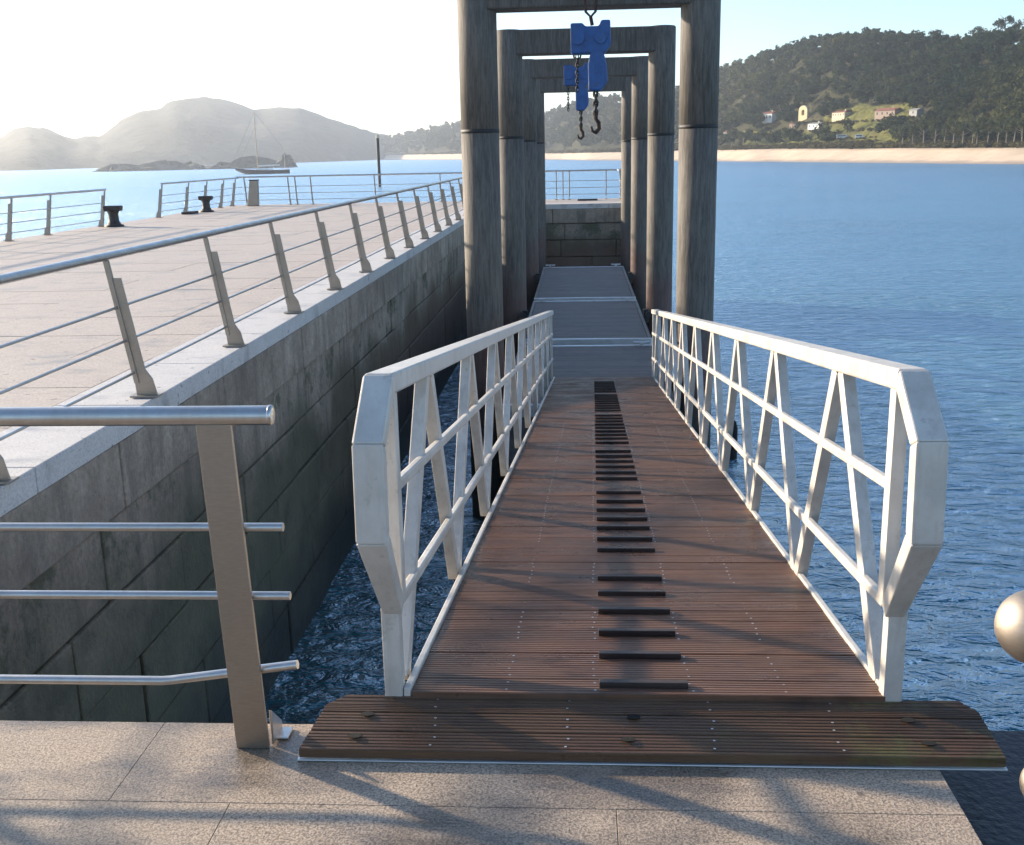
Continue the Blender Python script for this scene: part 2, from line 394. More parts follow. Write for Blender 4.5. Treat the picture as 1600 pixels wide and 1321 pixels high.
# ------------------------------------------------------------------ steel railings
def leaning_post(root, base, inward, along, h=.93, label=None):
    """Flat double plate post: broad foot, slender blade leaning inward, thin upper tongue."""
    m = LMB(root); b = Vector(base); i = Vector(inward); up = Vector((0, 0, 1)); lean = .155
    def P(s, z): return b + i*(s+lean*z) + up*z
    foot = [P(-.095, 0), P(.055, 0), P(.04, .18), P(.04, h-.10), P(-.045, h-.10), P(-.05, .20), P(-.085, .13)]
    m.prism([foot[k] for k in (0, 1, 2, 3, 4, 5, 6)], Vector(along)*.016)
    m.prism([P(.012, .1), P(.047, .1), P(.047, h+.02), P(.012, h+.02)], Vector(along)*.034)
    bp = b + up*.006
    m.prism([bp+i*-.11+up*0, bp+i*.09, bp+i*.09+up*.012, bp+i*-.11+up*.012], Vector(along)*.11)
    return m.build('post', 'post_steel', bevel=.003)
def railing_run(root, line, inward, along, rails, extra=.0):
    """rails: (height, radius). line: (start, end)."""
    a, b = Vector(line[0]), Vector(line[1]); i = Vector(inward)
    for k, (z, r) in enumerate(rails):
        off = i*(.03+.155*z)+Vector((0, 0, z)); m = LMB(root)
        m.tube([a+off, b+off], r, 14 if r > .015 else 8)
        m.build('top_rail' if k == 0 else 'lower_rail', 'brushed_steel')
RAILS = [(.975, .028), (.63, .010), (.40, .010), (.175, .010)]
rt = thing('pier_railing', (-3.04, 16, 0), 'long railing of leaning steel posts along the pier edge above the stained stone wall', 'railing')
for k in range(-2, 15):
    y = 5.22+2.03*k; y = y if y < 34.8 else 34.6
    leaning_post(rt, (-3.03, y, 0), (-1, 0, 0), (0, 1, 0))
railing_run(rt, ((-3.03, -1.2, 0), (-3.03, 34.7, 0)), (-1, 0, 0), (0, 1, 0), RAILS)

ft = thing('pier_railing', (-12.15, 23, 0), 'steel railing at the far left of the pier deck, ending at a black bollard', 'railing')
for y in (18.6, 20.7, 22.75, 24.5, 27.4): leaning_post(ft, (-12.12, y, 0), (1, 0, 0), (0, 1, 0), .88)
railing_run(ft, ((-12.12, 16.5, 0), (-12.12, 27.45, 0)), (1, 0, 0), (0, 1, 0), [(z*.94, r) for z, r in RAILS])
bt = thing('pier_railing', (-7, 38.5, 0), 'thin railing round the far back edge of the pier, passing behind the concrete frames', 'railing')
for y in (31.3, 33.5, 35.2, 36.9, 38.2): leaning_post(bt, (-12.12, y, 0), (1, 0, 0), (0, 1, 0), .9)
railing_run(bt, ((-12.12, 31.25, 0), (-12.12, 38.55, 0)), (1, 0, 0), (0, 1, 0), [(z*.98, r) for z, r in RAILS])
for x in (-11.7, -10.15, -9.9, -9.35, -7.1, -4.8, -2.8, -.78, -.55, -.33, .93, 1.42): leaning_post(bt, (x, 38.55, 0), (0, -1, 0), (1, 0, 0), .93)
railing_run(bt, ((-12.0, 38.6, 0), (1.45, 38.6, 0)), (0, -1, 0), (1, 0, 0), RAILS)
for y in (36.6,): leaning_post(bt, (1.5, y, 0), (-1, 0, 0), (0, 1, 0), .93)
railing_run(bt, ((1.5, 36.5, 0), (1.5, 38.6, 0)), (-1, 0, 0), (0, 1, 0), RAILS)

# near quay railing: one wide flat plate seen face-on, rails passing through it
nt_ = thing('quay_railing', (-.92, 2.68, 0), 'brushed steel railing with one wide flat post on the near granite quay at left', 'railing')
def NP(x, s, z): return Vector((x, 2.69-s-.095*z, z))
m = LMB(nt_)
m.hexa([NP(-.965, .008, 0), NP(-.872, .008, 0), NP(-.872, -.008, 0), NP(-.965, -.008, 0), NP(-.975+.012, .008, .955), NP(-.885+.012, .008, .955), NP(-.885+.012, -.008, .955), NP(-.963, -.008, .955)])
m.build('post', 'post_steel', bevel=.003)
m = LMB(nt_)
m.prism([Vector((-.866, 2.70, .004)), Vector((-.866, 2.79, .004)), Vector((-.866, 2.79, .03)), Vector((-.866, 2.70, .11))], (.008, 0, 0))
m.box(-.872, -.83, 2.73, 2.79, .002, .008)
m.build('foot_bracket', 'brushed_steel', bevel=.002)
for z, r, bend in ((.978, .0245, 0), (.665, .0115, 0), (.465, .0115, 0), (.255, .0125, 1)):
    m = LMB(nt_); e = NP(-.775, -.022, z)
    if bend: pts = [NP(-2.9, -.022, z-.055), NP(-1.16, -.022, z-.055), NP(-1.13, -.022, z-.052), e]
    else: pts = [NP(-2.9, -.022 if z < .9 else 0, z), NP(-.775, -.022 if z < .9 else 0, z)]
    m.tube(pts, r, 24 if r > .02 else 16)
    if not bend and z > .9:
        q = pts[-1]; m.lathe((q.x, q.y, q.z), [(r*1.0, 0), (r*1.06, .001), (r*1.06, .008), (r*.7, .011), (.0005, .012)], 24, axis='X')
    m.build('top_rail' if z > .9 else 'lower_rail', 'brushed_steel')
m = LMB(nt_); m.hexa([NP(-2.55+a, s, z) for z in (0, .955) for a, s in ((0, .008), (.093, .008), (.093, -.008), (0, -.008))]); m.build('post', 'post_steel', bevel=.003)

# ball-ended hand rails at the right edge of the quay
br = thing('ball_end_railing', (1.1, 2.12, -.12), 'polished steel railing with round ball ends at the right edge of the picture', 'railing')
for (x, y, z, r) in ((.962, 2.20, .60, .080), (1.04, 2.24, .20, .056)):
    m = LMB(br); n = 24
    m.lathe((x, y, z), [(max(.0005, r*math.sin(math.pi*k/16)), -r*math.cos(math.pi*k/16)) for k in range(17)], n, axis='X')
    m.build('ball_end', 'post_steel')
    m = LMB(br); m.tube([(x+r*.8, y, z), (x+1.6, y, z)], r*.42, 16); m.build('rail', 'brushed_steel')
m = LMB(br); m.tube([(1.55, 2.24, -.12), (1.55, 2.20, .60)], .024, 16); m.build('post', 'post_steel')

# ------------------------------------------------------------------ gangway
GS = -.128; GD = .012; G0 = 2.83
def gz(y): return .10 + GS*(y-G0)
def gx(y): return GD*(y-G0)
gw = thing('gangway', (.18, 2.83, .1), 'brown plank gangway with white truss side rails sloping down to the pontoon', 'gangway')
GL, GR, GLEN = -.49, .85, 12.0
def grooved(m, x0a, x1a, x0b, x1b, ya, yb, za, zb, n=6, depth=.0017, th=.028, mi=0):
    """One board across the walkway with n anti-slip ribs, from line a (near) to line b (far)."""
    prof = []
    for k in range(n):
        t0, t1 = (k+.12)/n, (k+.88)/n
        prof += [(t0, -depth), (t0+.03/n*3, 0), (t1-.03/n*3, 0), (t1, -depth)]
    prof = [(0, -depth)]+prof+[(1, -depth)]
    top = []; L = []; Rr = []
    for t, h in prof:
        y = ya+(yb-ya)*t; z = za+(zb-za)*t+h
        L.append((x0a+(x0b-x0a)*t, y, z)); Rr.append((x1a+(x1b-x1a)*t, y, z))
    k = len(prof)
    L += [(x0b, yb, zb-th), (x0a, ya, za-th)]; Rr += [(x1b, yb, zb-th), (x1a, ya, za-th)]
    n2 = k+2
    m.add(L+Rr, [tuple(range(n2)), tuple(range(2*n2-1, n2-1, -1))]+[(i, (i+1) % n2, (i+1) % n2+n2, i+n2) for i in range(n2)], mi)
m = LMB(gw); y = G0; rr = random.Random(5)
while y < G0+GLEN-.02:
    y2 = min(y+.118, G0+GLEN); a, b = y+.0025, y2-.0025; dz = rr.uniform(-.0015, .0015)
    grooved(m, GL+gx(a), GR+gx(a), GL+gx(b), GR+gx(b), a, b, gz(a)+dz, gz(b)+dz)
    if y < 9.5:
        for sx in (-.22, .035, .315, .58):
            for yy in (y+.03, y+.088):
                zz = gz(yy)+.0006; xx = sx+gx(yy)+(rr.uniform(-.004, .004)); r_ = .0042
                m.add([(xx+r_*math.cos(t), yy+r_*math.sin(t), zz) for t in [k*math.pi/3 for k in range(6)]], [tuple(range(6))], 1)
    y = y2
m.build('deck', ['deck_wood', 'screw_zinc'], gw)
cy = [2.875, 3.13, 3.36, 3.61, 3.84, 4.06, 4.54, 4.76, 5.0, 5.21, 5.44, 5.68, 5.94, 6.42, 6.64, 6.88, 7.11, 7.35, 7.59]
y = 8.05
for n in (9, 8, 7):
    for k in range(n):
        if y < 14.5: cy.append(round(y, 2))
        y += .235
    y += .2
for y in cy:
    m = LMB(gw); y2 = y+.034
    x0, x1 = .05+gx(y), .305+gx(y); b0, b1 = gz(y)+.0005, gz(y2)+.0005
    m.hexa([(x0, y, b0), (x1, y, b0), (x1, y2, b1), (x0, y2, b1), (x0, y, b0+.019), (x1, y, b0+.019), (x1, y2, b1+.017), (x0, y2, b1+.017)])
    m.build('cleat', 'cleat_wood', gw, bevel=.002)
for sgn, xe in ((-1, GL), (1, GR)):
    # side beam
    m = LMB(gw); xa = xe+sgn*.022
    for x_, w_, t_, h_ in ((xe+sgn*.013, .022, .010, .15),):
        P = lambda y, dz: (x_+gx(y), y, gz(y)+dz)
        m.bar(P(G0, t_-h_/2), P(G0+GLEN, t_-h_/2), w_, h_)
    m.build('side_beam', 'weathered_white', gw, bevel=.004)
    # guard rail: top rail with its posts, braces and middle rails as sub-parts
    xr = xe+sgn*(.052 if sgn < 0 else .020); up = (0, -GS, 1)
    tp = LMB(gw)
    P = lambda y, dz, o=0: (xr+sgn*o+gx(y), y, gz(y)+dz)
    tp.bar(P(G0+.02, .905), P(G0+GLEN, .905), .082, .058)
    top = tp.build('guard_rail', 'weathered_white', gw, bevel=.008)
    # end loop, three straight lengths of box section
    lp = [(G0+.02, .905), (G0-.13, .77), (G0-.145, .52), (G0+.03, .25)]
    sec = []
    for y_, dz_ in lp:
        zc = .10+dz_
        sec.append((y_, zc))
    lm = LMB(gw)
    prev = None; wv = .105
    # outer and inner offsets along the loop plane
    def offs(i, d):
        pts = sec; t0 = Vector(pts[i])-Vector(pts[i-1]) if i else Vector((-1, .05)); t1 = Vector(pts[i+1])-Vector(pts[i]) if i < len(pts)-1 else t0
        if i == 0: t0 = Vector((-1, 0)).normalized()
        if i == len(pts)-1: t1 = t0
        t = (t0.normalized()+t1.normalized()).normalized(); nrm = Vector((-t.y, t.x))
        c = max(.5, math.cos(t.angle(t1))); return Vector(pts[i])+nrm*d/c
    ws = [.082, .082, .082, .056]
    for i in range(3):
        a0, a1, b0, b1 = offs(i, -.027), offs(i, .027), offs(i+1, -.027), offs(i+1, .027)
        wa, wb = ws[i]/2, ws[i+1]/2; oa = sgn*(0 if i == 0 else .006); ob = sgn*(.006 if i < 2 else -.008)
        X = xr
        lm.hexa([(X-wa+oa, a0.x, a0.y), (X+wa+oa, a0.x, a0.y), (X+wb+ob, b0.x, b0.y), (X-wb+ob, b0.x, b0.y),
                 (X-wa+oa, a1.x, a1.y), (X+wa+oa, a1.x, a1.y), (X+wb+ob, b1.x, b1.y), (X-wb+ob, b1.x, b1.y)])
    lm.build('end_loop', 'weathered_white', top, bevel=.006)
    def sub(name, fn, bev=.003):
        mm = LMB(gw); fn(mm); mm.build(name, 'weathered_white', top, bevel=bev)
    sub('post', lambda mm: mm.bar(P(G0+.03, -.10), P(G0+.03, .26), .052, .05, (0, 1, 0)))
    sub('post', lambda mm: mm.bar(P(G0+.085, .26, -.012), P(G0+.085, .88, -.012), .038, .055, (0, 1, 0)))
    sub('post', lambda mm: mm.bar(P(G0+GLEN-.03, 0), P(G0+GLEN-.03, .88), .045, .05, (0, 1, 0)))
    per = 1.28; y = G0+.14
    while y < G0+GLEN-.6:
        ap = y+per*.52; nx = min(y+per, G0+GLEN-.1)
        sub('brace', lambda mm, a=y, b=ap: mm.bar(P(a, -.01), P(b-.035, .88), .042, .062, (0, 1, 0)))
        sub('brace', lambda mm, a=ap, b=nx: mm.bar(P(a+.035, .88), P(b-.05, -.01), .042, .062, (0, 1, 0)))
        y += per
    for dz in (.605, .265):
        sub('middle_rail', lambda mm, d=dz: mm.bar(P(G0+.07, d, -.018), P(G0+GLEN-.02, d, -.018), .026, .032), .006)

# ------------------------------------------------------------------ ramp flap on the quay
pad = thing('ramp_flap', (.16, 2.8, 0), 'dark ribbed wooden ramp flap lying on the granite in front of the gangway', 'ramp')
m = LMB(pad); rr = random.Random(8)
PF, PB = 2.625, 2.845
def pz(y): return .034+.052*(y-PF)/(PB-PF)
def pxl(y): return -.772+.05*(y-PF)/(PB-PF) + max(0, (y-2.8)*1.1)
def pxr(y): return 1.110-.02*(y-PF)/(PB-PF) - max(0, (y-2.8)*.9)
nb = 3
for k in range(nb):
    a = PF+(PB-PF)*k/nb+.002; b = PF+(PB-PF)*(k+1)/nb-.002
    if b > 2.8 and a < 2.8:
        grooved(m, pxl(a), pxr(a), pxl(2.8), pxr(2.8), a, 2.8, pz(a), pz(2.8), 4, .003, .026)
        grooved(m, pxl(2.8), pxr(2.8), pxl(b), pxr(b), 2.8001, b, pz(2.8), pz(b), 3, .003, .026)
    else: grooved(m, pxl(a), pxr(a), pxl(b), pxr(b), a, b, pz(a), pz(b), 6, .003, .026)
    for sx in (-.41, -.04, .36, .69):
        for yy in (a+.02, b-.02):
            xx = sx+rr.uniform(-.006, .006); zz = pz(yy)+.0007
            m.add([(xx+.0042*math.cos(t), yy+.0042*math.sin(t), zz) for t in [q*math.pi/3 for q in range(6)]], [tuple(range(6))], 1)
m.build('boards', ['pad_wood', 'screw_zinc'])
m = LMB(pad); m.box(pxl(PF)-.004, pxr(PF)+.004, PF-.006, PF+.03, .0015, .006); m.build('metal_lip', 'aluminium', bevel=.0015)
for x in (-.60, .15, .90):
    for y in (2.675, 2.76):
        for s in (-1, 1):
            m = LMB(pad); xx = x+s*.006-(.02 if y < 2.7 and x < .8 else 0)+(.03 if y < 2.7 and x > .8 else 0)
            if s == 1: continue
            if s == -1:
                q_ = [(xx+.0135*math.cos(a_)*1.4, y+.0125*math.sin(a_), pz(y)+.003) for a_ in [k*math.pi/8 for k in range(16)]]; m.prism(q_, (0, 0, .001))
                m.build('hole_disc', 'hole_shade')  # flat black disc on the boards paints the shade inside an uncut hole
            else:
                m.lathe((xx, y+.004, pz(y)), [(.0005, .005), (.004, .005), (.006, .002), (.006, -.01)], 6); m.build('bolt', 'black_iron')

# ------------------------------------------------------------------ pontoons
def pontoon(y0, y1, label):
    t = thing('pontoon', (.1, (y0+y1)/2, WATER), label, 'pontoon', 'pontoon sections between the portal frames')
    m = LMB(t); y = y0+.12
    while y < y1-.12:
        b = min(y+.14, y1-.12); grooved(m, -.93, 1.15, -.93, 1.15, y+.003, b-.003, -1.5, -1.5, 3); y = b
    m.build('deck', 'pontoon_wood')
    m = LMB(t); m.box(-1.0, 1.22, y0, y0+.07, -1.66, -1.492); m.build('edge_frame', 'aluminium', bevel=.01); m = LMB(t)
    m.box(-1.0, 1.22, y1-.07, y1, -1.66, -1.492)
    m.build('edge_frame', 'aluminium', bevel=.01); m = LMB(t)
    m.box(-1.0, -.94, y0+.072, y1-.072, -1.66, -1.495); m.box(1.16, 1.22, y0+.072, y1-.072, -1.66, -1.495)
    m.build('side_rail', 'pontoon_wood', bevel=.01)
    m = LMB(t); m.box(-.96, 1.18, y0+.05, y1-.05, -4.2, -1.67); m.build('float', 'hull_grey', bevel=.05)
    for x in (-.8, 1.0):
        m = LMB(t); yy = y1-.16
        m.box(x-.03, x+.03, yy-.04, yy+.04, -1.49, -1.44); m.tube([(x-.13, yy, -1.425), (x-.07, yy, -1.43), (x+.07, yy, -1.43), (x+.13, yy, -1.425)], .02, 10)
        m.build('mooring_cleat', 'aluminium')
    for x, sg in ((-1.0, -1), (1.22, 1)):
        m = LMB(t); yf = {0: 14.7, 1: 21.3, 2: 27.9}[0 if y0 < 15 else (1 if y0 < 20 else 2)]
        m.box(x+sg*.0+(-.10 if sg < 0 else 0), x+(.10 if sg > 0 else 0), yf-.42, yf-.30, -1.62, -1.36); m.tube([(x+sg*.10, yf-.5, -1.45), (x+sg*.10, yf-.28, -1.45)], .06, 14)
        m.build('guide_roller', 'black_iron', bevel=.004)
    return t
pontoon(13.4, 17.75, 'grey planked pontoon section at the foot of the gangway')
pontoon(18.35, 23.3, 'middle grey pontoon section beyond the first bright metal edge')
pontoon(23.75, 30.4, 'farthest grey pontoon section before the dark end wall')

# ------------------------------------------------------------------ portal frames
FL = ['nearest tall concrete portal frame, its beam cut by the top of the picture', 'second concrete portal frame, carrying the far blue hoist',
      'third concrete portal frame, seen inside the second', 'farthest and smallest concrete portal frame before the end wall']
for k, Y in enumerate((14.7, 21.3, 27.9, 34.5)):
    t = thing('portal_frame', (.12, Y, WATER), FL[k], 'portal frame', 'row of concrete portal frames over the pontoons')
    for x in (-1.29, 1.545):
        m = LMB(t); r = .25; pr = []
        m.lathe((x, Y, 0), [(r, -5.2), (r, -.02), (r, 1.865), (r-.012, 1.87), (r-.012, 1.90), (r, 1.905), (r, 3.79), (r-.02, 3.81), (.001, 3.81)], 40)
        m.build('pillar', 'weathered_concrete')
        m = LMB(t); m.lathe((x, Y, 0), [(r-.01, 1.858), (r+.004, 1.862), (r+.004, 1.908), (r-.01, 1.912)], 40); m.build('joint_band', 'black_iron')
    m = LMB(t); m.box(-1.29, 1.545, Y-.215, Y+.215, 3.36, 3.80); m.build('beam', 'streaked_concrete', bevel=.03, seg=3)

# blue hoists hanging under the frames
def hoist(Y, x, label, turn=0):
    t = thing('hoist', (x, Y, 3.78), label, 'hoist', 'blue hoists hanging on the frames')
    m = MB()   # strap round the beam and shackle
    pts = [(.06*math.sin(a), 0, -.40+.20*math.cos(a)) for a in [i*math.pi/8 for i in range(17)]]
    m.tube([(-.055, -.02, -.12), (-.075, -.01, -.30), (-.06, 0, -.5), (0, 0, -.56), (.06, 0, -.5), (.075, -.01, -.30), (.055, -.02, -.12)], .017, 8)
    m.tube([(-.1, 0, -.12), (.1, 0, -.12)], .03, 10); m.tube([(0, 0, -.56), (.02, 0, -.66)], .022, 8)
    m.build('shackle', 'rusty_iron', t)
    m = MB()
    m.prism([(-.25, 0, -.64), (-.10, 0, -.64), (-.07, 0, -.68), (.10, 0, -.68), (.13, 0, -.61), (.24, 0, -.61), (.25, 0, -.90), (.17, 0, -1.0), (-.24, 0, -1.0), (-.25, 0, -.97)], (0, .26, 0))
    m.build('housing', 'blue_paint', t, bevel=.02)
    m = MB(); m.tube([(-.16, -.13, -.82), (-.16, -.17, -.82)], .08, 16); m.build('cover_plate', 'blue_paint', t); m = MB(); m.tube([(.12, -.13, -.82), (.12, -.17, -.82)], .07, 16); m.build('cover_plate', 'blue_paint', t)
    m = MB()
    m.prism([(.0, -.03, -.96), (.15, -.03, -.96), (.20, -.03, -1.14), (.21, -.03, -1.34), (.12, -.03, -1.45), (-.03, -.03, -1.44), (-.035, -.03, -1.12)], (0, .2, 0))
    m.build('lower_block', 'blue_paint', t, bevel=.025)
    m = MB(); zc = -1.44
    for k in range(5):
        a = (k % 2)*math.pi/2
        m.tube([(.06+.022*math.cos(a)*math.cos(q), .022*math.sin(a)*math.cos(q), zc-.035+.042*math.sin(q)) for q in [i*math.pi/5 for i in range(11)]], .018, 6, False); zc -= .058
    m.build('chain', 'black_iron', t)
    m = MB()
    m.tube([(.06, 0, -1.70), (.06, 0, -1.78), (.095, 0, -1.83), (.10, 0, -1.90), (.06, 0, -1.95), (.02, 0, -1.93), (.005, 0, -1.87)], [.03, .028, .03, .03, .028, .02, .012], 8)
    m.build('hook', 'rusty_iron', t)
    m = MB(); zc = -1.0
    for k in range(9):
        a = (k % 2)*math.pi/2
        m.tube([(-.17+.018*math.cos(a)*math.cos(q), .018*math.sin(a)*math.cos(q), zc-.03+.036*math.sin(q)) for q in [i*math.pi/4 for i in range(9)]], .008, 5, False); zc -= .048
    m.build('slack_chain', 'black_iron', t)
    t.rotation_euler.z = turn
    return t
hoist(14.33, .155, 'nearer blue hoist hanging from the nearest portal frame')
h2 = hoist(20.95, -.02, 'farther blue hoist hanging below the second portal frame, lower and to the left')

# ------------------------------------------------------------------ bollards on the pier
def bollard(x, y, label, s=1.0):
    t = thing('bollard', (x, y, 0), label, 'bollard', 'black mooring bollards')
    m = MB(); m.lathe((0, 0, 0), [(.24*s, .0), (.24*s, .035), (.17*s, .06), (.13*s, .15), (.12*s, .30*s), (.15*s, .38*s), (.16*s, .40*s)], 24); m.build('body', 'black_iron', t)
    m = MB(); m.hexa([(-.21*s, -.12, .38*s), (.21*s, -.12, .38*s), (.21*s, .12, .38*s), (-.21*s, .12, .38*s), (-.23*s, -.14, .52*s), (.23*s, -.14, .52*s), (.23*s, .14, .52*s), (-.23*s, .14, .52*s)]); m.build('head', 'black_iron', t, bevel=.04, seg=3)
bollard(-11.75, 27.3, 'black iron mooring bollard at the end of the far left railing')
bollard(-11.7, 34.2, 'black mooring bollard with a low plate beside it near the far corner', .95)
m = MB(); m.box(-12.05, -11.75+.0, 32.9, 33.6, .002, .07); m.build('deck_plate', 'black_iron', bevel=.01)
tag(bpy.data.objects['deck_plate'], 'low dark plate on the pier deck just left of the far bollard', 'plate')
m = MB(); m.box(-.05, .62, 37.4, 37.75, .002, .05); o = m.build('drain_grate', 'black_iron', bevel=.01); tag(o, 'flat dark grate on the deck above the far end wall', 'grate')
t = thing('leaning_stand', (-11.35, 38.1, 0), 'stubby grey metal leaning stand by the far corner railing of the pier', 'stand')  # box made in place of the dark leaning plates at the corner
m = MB(); m.hexa([(-.18, -.12, 0), (.18, -.12, 0), (.18, .12, 0), (-.18, .12, 0), (-.06, -.10, .86), (.22, -.10, .86), (.22, .10, .86), (-.06, .10, .86)]); m.build('body', 'post_steel', t, bevel=.01)
m = MB(); m.box(-.08, .24, -.12, .12, .862, .89); m.build('cap', 'black_iron', t, bevel=.005)

# beacon pile and spar buoy
p = on_z(593.5, 292, WATER)
t = thing('beacon_pile', (p.x, p.y, WATER), 'tall dark pile standing in the water beyond the pier railing', 'pile')
m = MB(); m.tube([(0, 0, -1), (0, 0, 7.9)], .26, 14); m.build('shaft', 'black_iron', t)
m = MB(); m.lathe((0, 0, 0), [(.27, 7.9), (.28, 7.95), (.28, 8.2), (.20, 8.4), (.01, 8.5)], 14); m.build('beacon_head', 'house_cream', t)
p = on_z(1142, 716, WATER)
t = thing('spar_buoy', (p.x, p.y, WATER), 'short black buoy floating behind the right hand rail of the gangway', 'buoy')
m = MB(); m.lathe((0, 0, 0), [(.02, -.5), (.09, -.45), (.10, 0), (.10, .5), (.07, .62), (.03, .66), (.001, .66)], 20); m.build('body', 'rubber', t)
m = MB(); m.lathe((0, 0, 0), [(.02, .66), (.025, .70), (.02, .80), (.001, .80)], 10); m.build('eye', 'black_iron', t)

# ------------------------------------------------------------------ sail boat
p = on_z(411, 272, WATER)
sb = thing('sailing_boat', (p.x, p.y, WATER), 'dark hulled two masted sailing boat moored in front of the hazy headland', 'boat')
def hull():
    m = MB(); n = 21; st = []; L = 17.6
    for i in range(n):
        t = i/(n-1); x = -L/2+L*t                      # bow at the left
        w = 2.0*(math.sin(math.pi*min(1, (t*.88+.03)))**.55); w = max(.05, w if t < .9 else w*.92)
        sheer = 1.1+1.0*(1-t)**2.2*.9+.15*t*t
        keel = -.7*math.sin(math.pi*min(1, max(0, (t-.16)/.8)))-.02 + max(0, .16-t)*9.0*.9
        keel = min(keel, sheer-.15)
        row = []
        for k in range(9):
            a = k/8*math.pi; c = math.cos(a); s_ = math.sin(a)
            row.append((x, -c*w*(.75+.25*(1-s_)), sheer-(sheer-keel)*(s_**.8)))
        st.append(row)
    vs = [v for r_ in st for v in r_]
    fs = [(i*9+k, i*9+k+1, (i+1)*9+k+1, (i+1)*9+k) for i in range(n-1) for k in range(8)]
    m.add(vs, fs, 0, True)
    m.add([v for r_ in st for v in (r_[0], r_[8])], [(2*i, 2*i+1, 2*i+3, 2*i+2) for i in range(n-1)], 1)
    m.add(st[-1], [tuple(range(9))], 0); m.add(st[0], [tuple(range(9))], 0)
    return m
hull().build('hull', ['boat_navy', 'varnish'], sb)
m = MB()
for y in (-1, 1): m.tube([(-8.7, y*.3, 2.15), (-5, y*1.75, 1.55), (0, y*2.0, 1.25), (5, y*1.85, 1.2), (8.6, y*1.0, 1.32)], .05, 6)
m.build('rubbing_strake', 'boat_white', sb)
m = MB(); m.hexa([(-2.6, -1, 1.1), (3.6, -1, 1.1), (3.6, 1, 1.1), (-2.6, 1, 1.1), (-2.0, -.8, 1.85), (3.3, -.8, 1.75), (3.3, .8, 1.75), (-2.0, .8, 1.85)]); m.build('cabin', 'boat_white', sb, bevel=.08)
m = MB(); m.tube([(-1.6, 0, 1.1), (-1.5, 0, 20.2)], [.17, .09], 8); m.tube([(-1.55, -1.3, 11), (-1.55, 1.3, 11)], .05, 5); m.build('mast', 'varnish', sb)
m = MB(); m.tube([(7.3, 0, 1.2), (7.35, 0, 8.2)], [.11, .06], 8); m.build('mast', 'varnish', sb)
m = MB(); m.tube([(-1.4, 0, 2.6), (5.6, 0, 2.75)], .18, 8); m.build('boom', 'boat_white', sb)
m = MB(); m.tube([(-10.3, 0, 2.5), (-8, 0, 2.1)], .09, 6); m.build('bowsprit', 'varnish', sb)
m = MB()
for a, b in (((-10.2, 0, 2.5), (-1.5, 0, 19.6)), ((-8.4, 0, 2.1), (-1.5, 0, 15)), ((-1.5, 0, 19.8), (7.3, 0, 8)), ((-1.5, -2, 1.2), (-1.5, 0, 19)), ((-1.5, 2, 1.2), (-1.5, 0, 19)), ((8.6, 0, 1.3), (7.35, 0, 8))): m.tube([a, b], .025, 4)
m.build('rigging', 'black_iron', sb)
sb.rotation_euler.z = R(12)

# ------------------------------------------------------------------ terrain
def lerp_tab(tab, x):
    xs = [t[0] for t in tab]; return [float(np.interp(x, xs, [t[k] for t in tab])) for k in range(1, len(tab[0]))]
def vnoise(x, y, s, seed=0):
    x, y = x/s, y/s; xi, yi = math.floor(x), math.floor(y); fx, fy = x-xi, y-yi; fx = fx*fx*(3-2*fx); fy = fy*fy*(3-2*fy)
    def h(a, b): n = math.sin(a*127.1+b*311.7+seed*74.7)*43758.5453; return n-math.floor(n)
    return (h(xi, yi)*(1-fx)+h(xi+1, yi)*fx)*(1-fy)+(h(xi, yi+1)*(1-fx)+h(xi+1, yi+1)*fx)*fy
def horizon_y(px): return 256.5-px*.0209

# table along the shore: sight column, shore row, sand top row, sand depth, ridge row, ridge depth behind sand, tree height
TAB = [(560, 249.6, 246, 60, 244, 120, 3), (585, 249.8, 244, 70, 228, 150, 5), (600, 250, 243, 70, 214, 150, 6), (640, 250, 242, 80, 206, 220, 7), (700, 250, 241, 80, 192, 300, 8), (760, 250, 240, 80, 186, 350, 8),
       (850, 250, 240, 70, 178, 350, 8), (880, 250, 240, 60, 165, 330, 8), (920, 251, 239, 55, 150, 300, 7), (980, 251, 238, 50, 146, 280, 7), (1050, 252, 236, 45, 135, 260, 6), (1100, 252, 235, 42, 117, 240, 6), (1125, 252.3, 235, 40, 106, 230, 6),
       (1175, 253, 234, 38, 86, 210, 6), (1215, 253, 233, 37, 73, 200, 5.5), (1250, 253.5, 233, 36, 60, 190, 5.5), (1300, 254, 233, 35, 52, 180, 5.5), (1350, 254.5, 233, 34, 50, 170, 5.5), (1400, 255, 232, 33, 52, 165, 5.5),
       (1450, 255.5, 232, 32, 55, 160, 5.5), (1490, 256, 232, 31, 62, 155, 5.5), (1525, 256.3, 231.5, 31, 52, 150, 5.5), (1570, 256.7, 231.5, 30, 47, 150, 5.5), (1620, 257, 231, 30, 40, 150, 5.5), (1800, 259, 229, 30, 30, 150, 5.5), (2100, 262, 226, 30, 40, 150, 5.5), (2600, 268, 220, 30, 60, 150, 5.5)]
def column(px):
    ys, yt, ds, yr, dr, th = lerp_tab(TAB, px)
    s = on_z(px, ys, WATER); d0 = math.hypot(s.x, s.y); d1 = d0+ds; d2 = d1+dr
    z1 = max(at_dist(px, yt, d1).z, WATER+.8); z2 = at_dist(px, yr, d2).z-th
    dirv = Vector((s.x, s.y, 0)).normalized()
    return dirv, d0, d1, d2, z1, z2
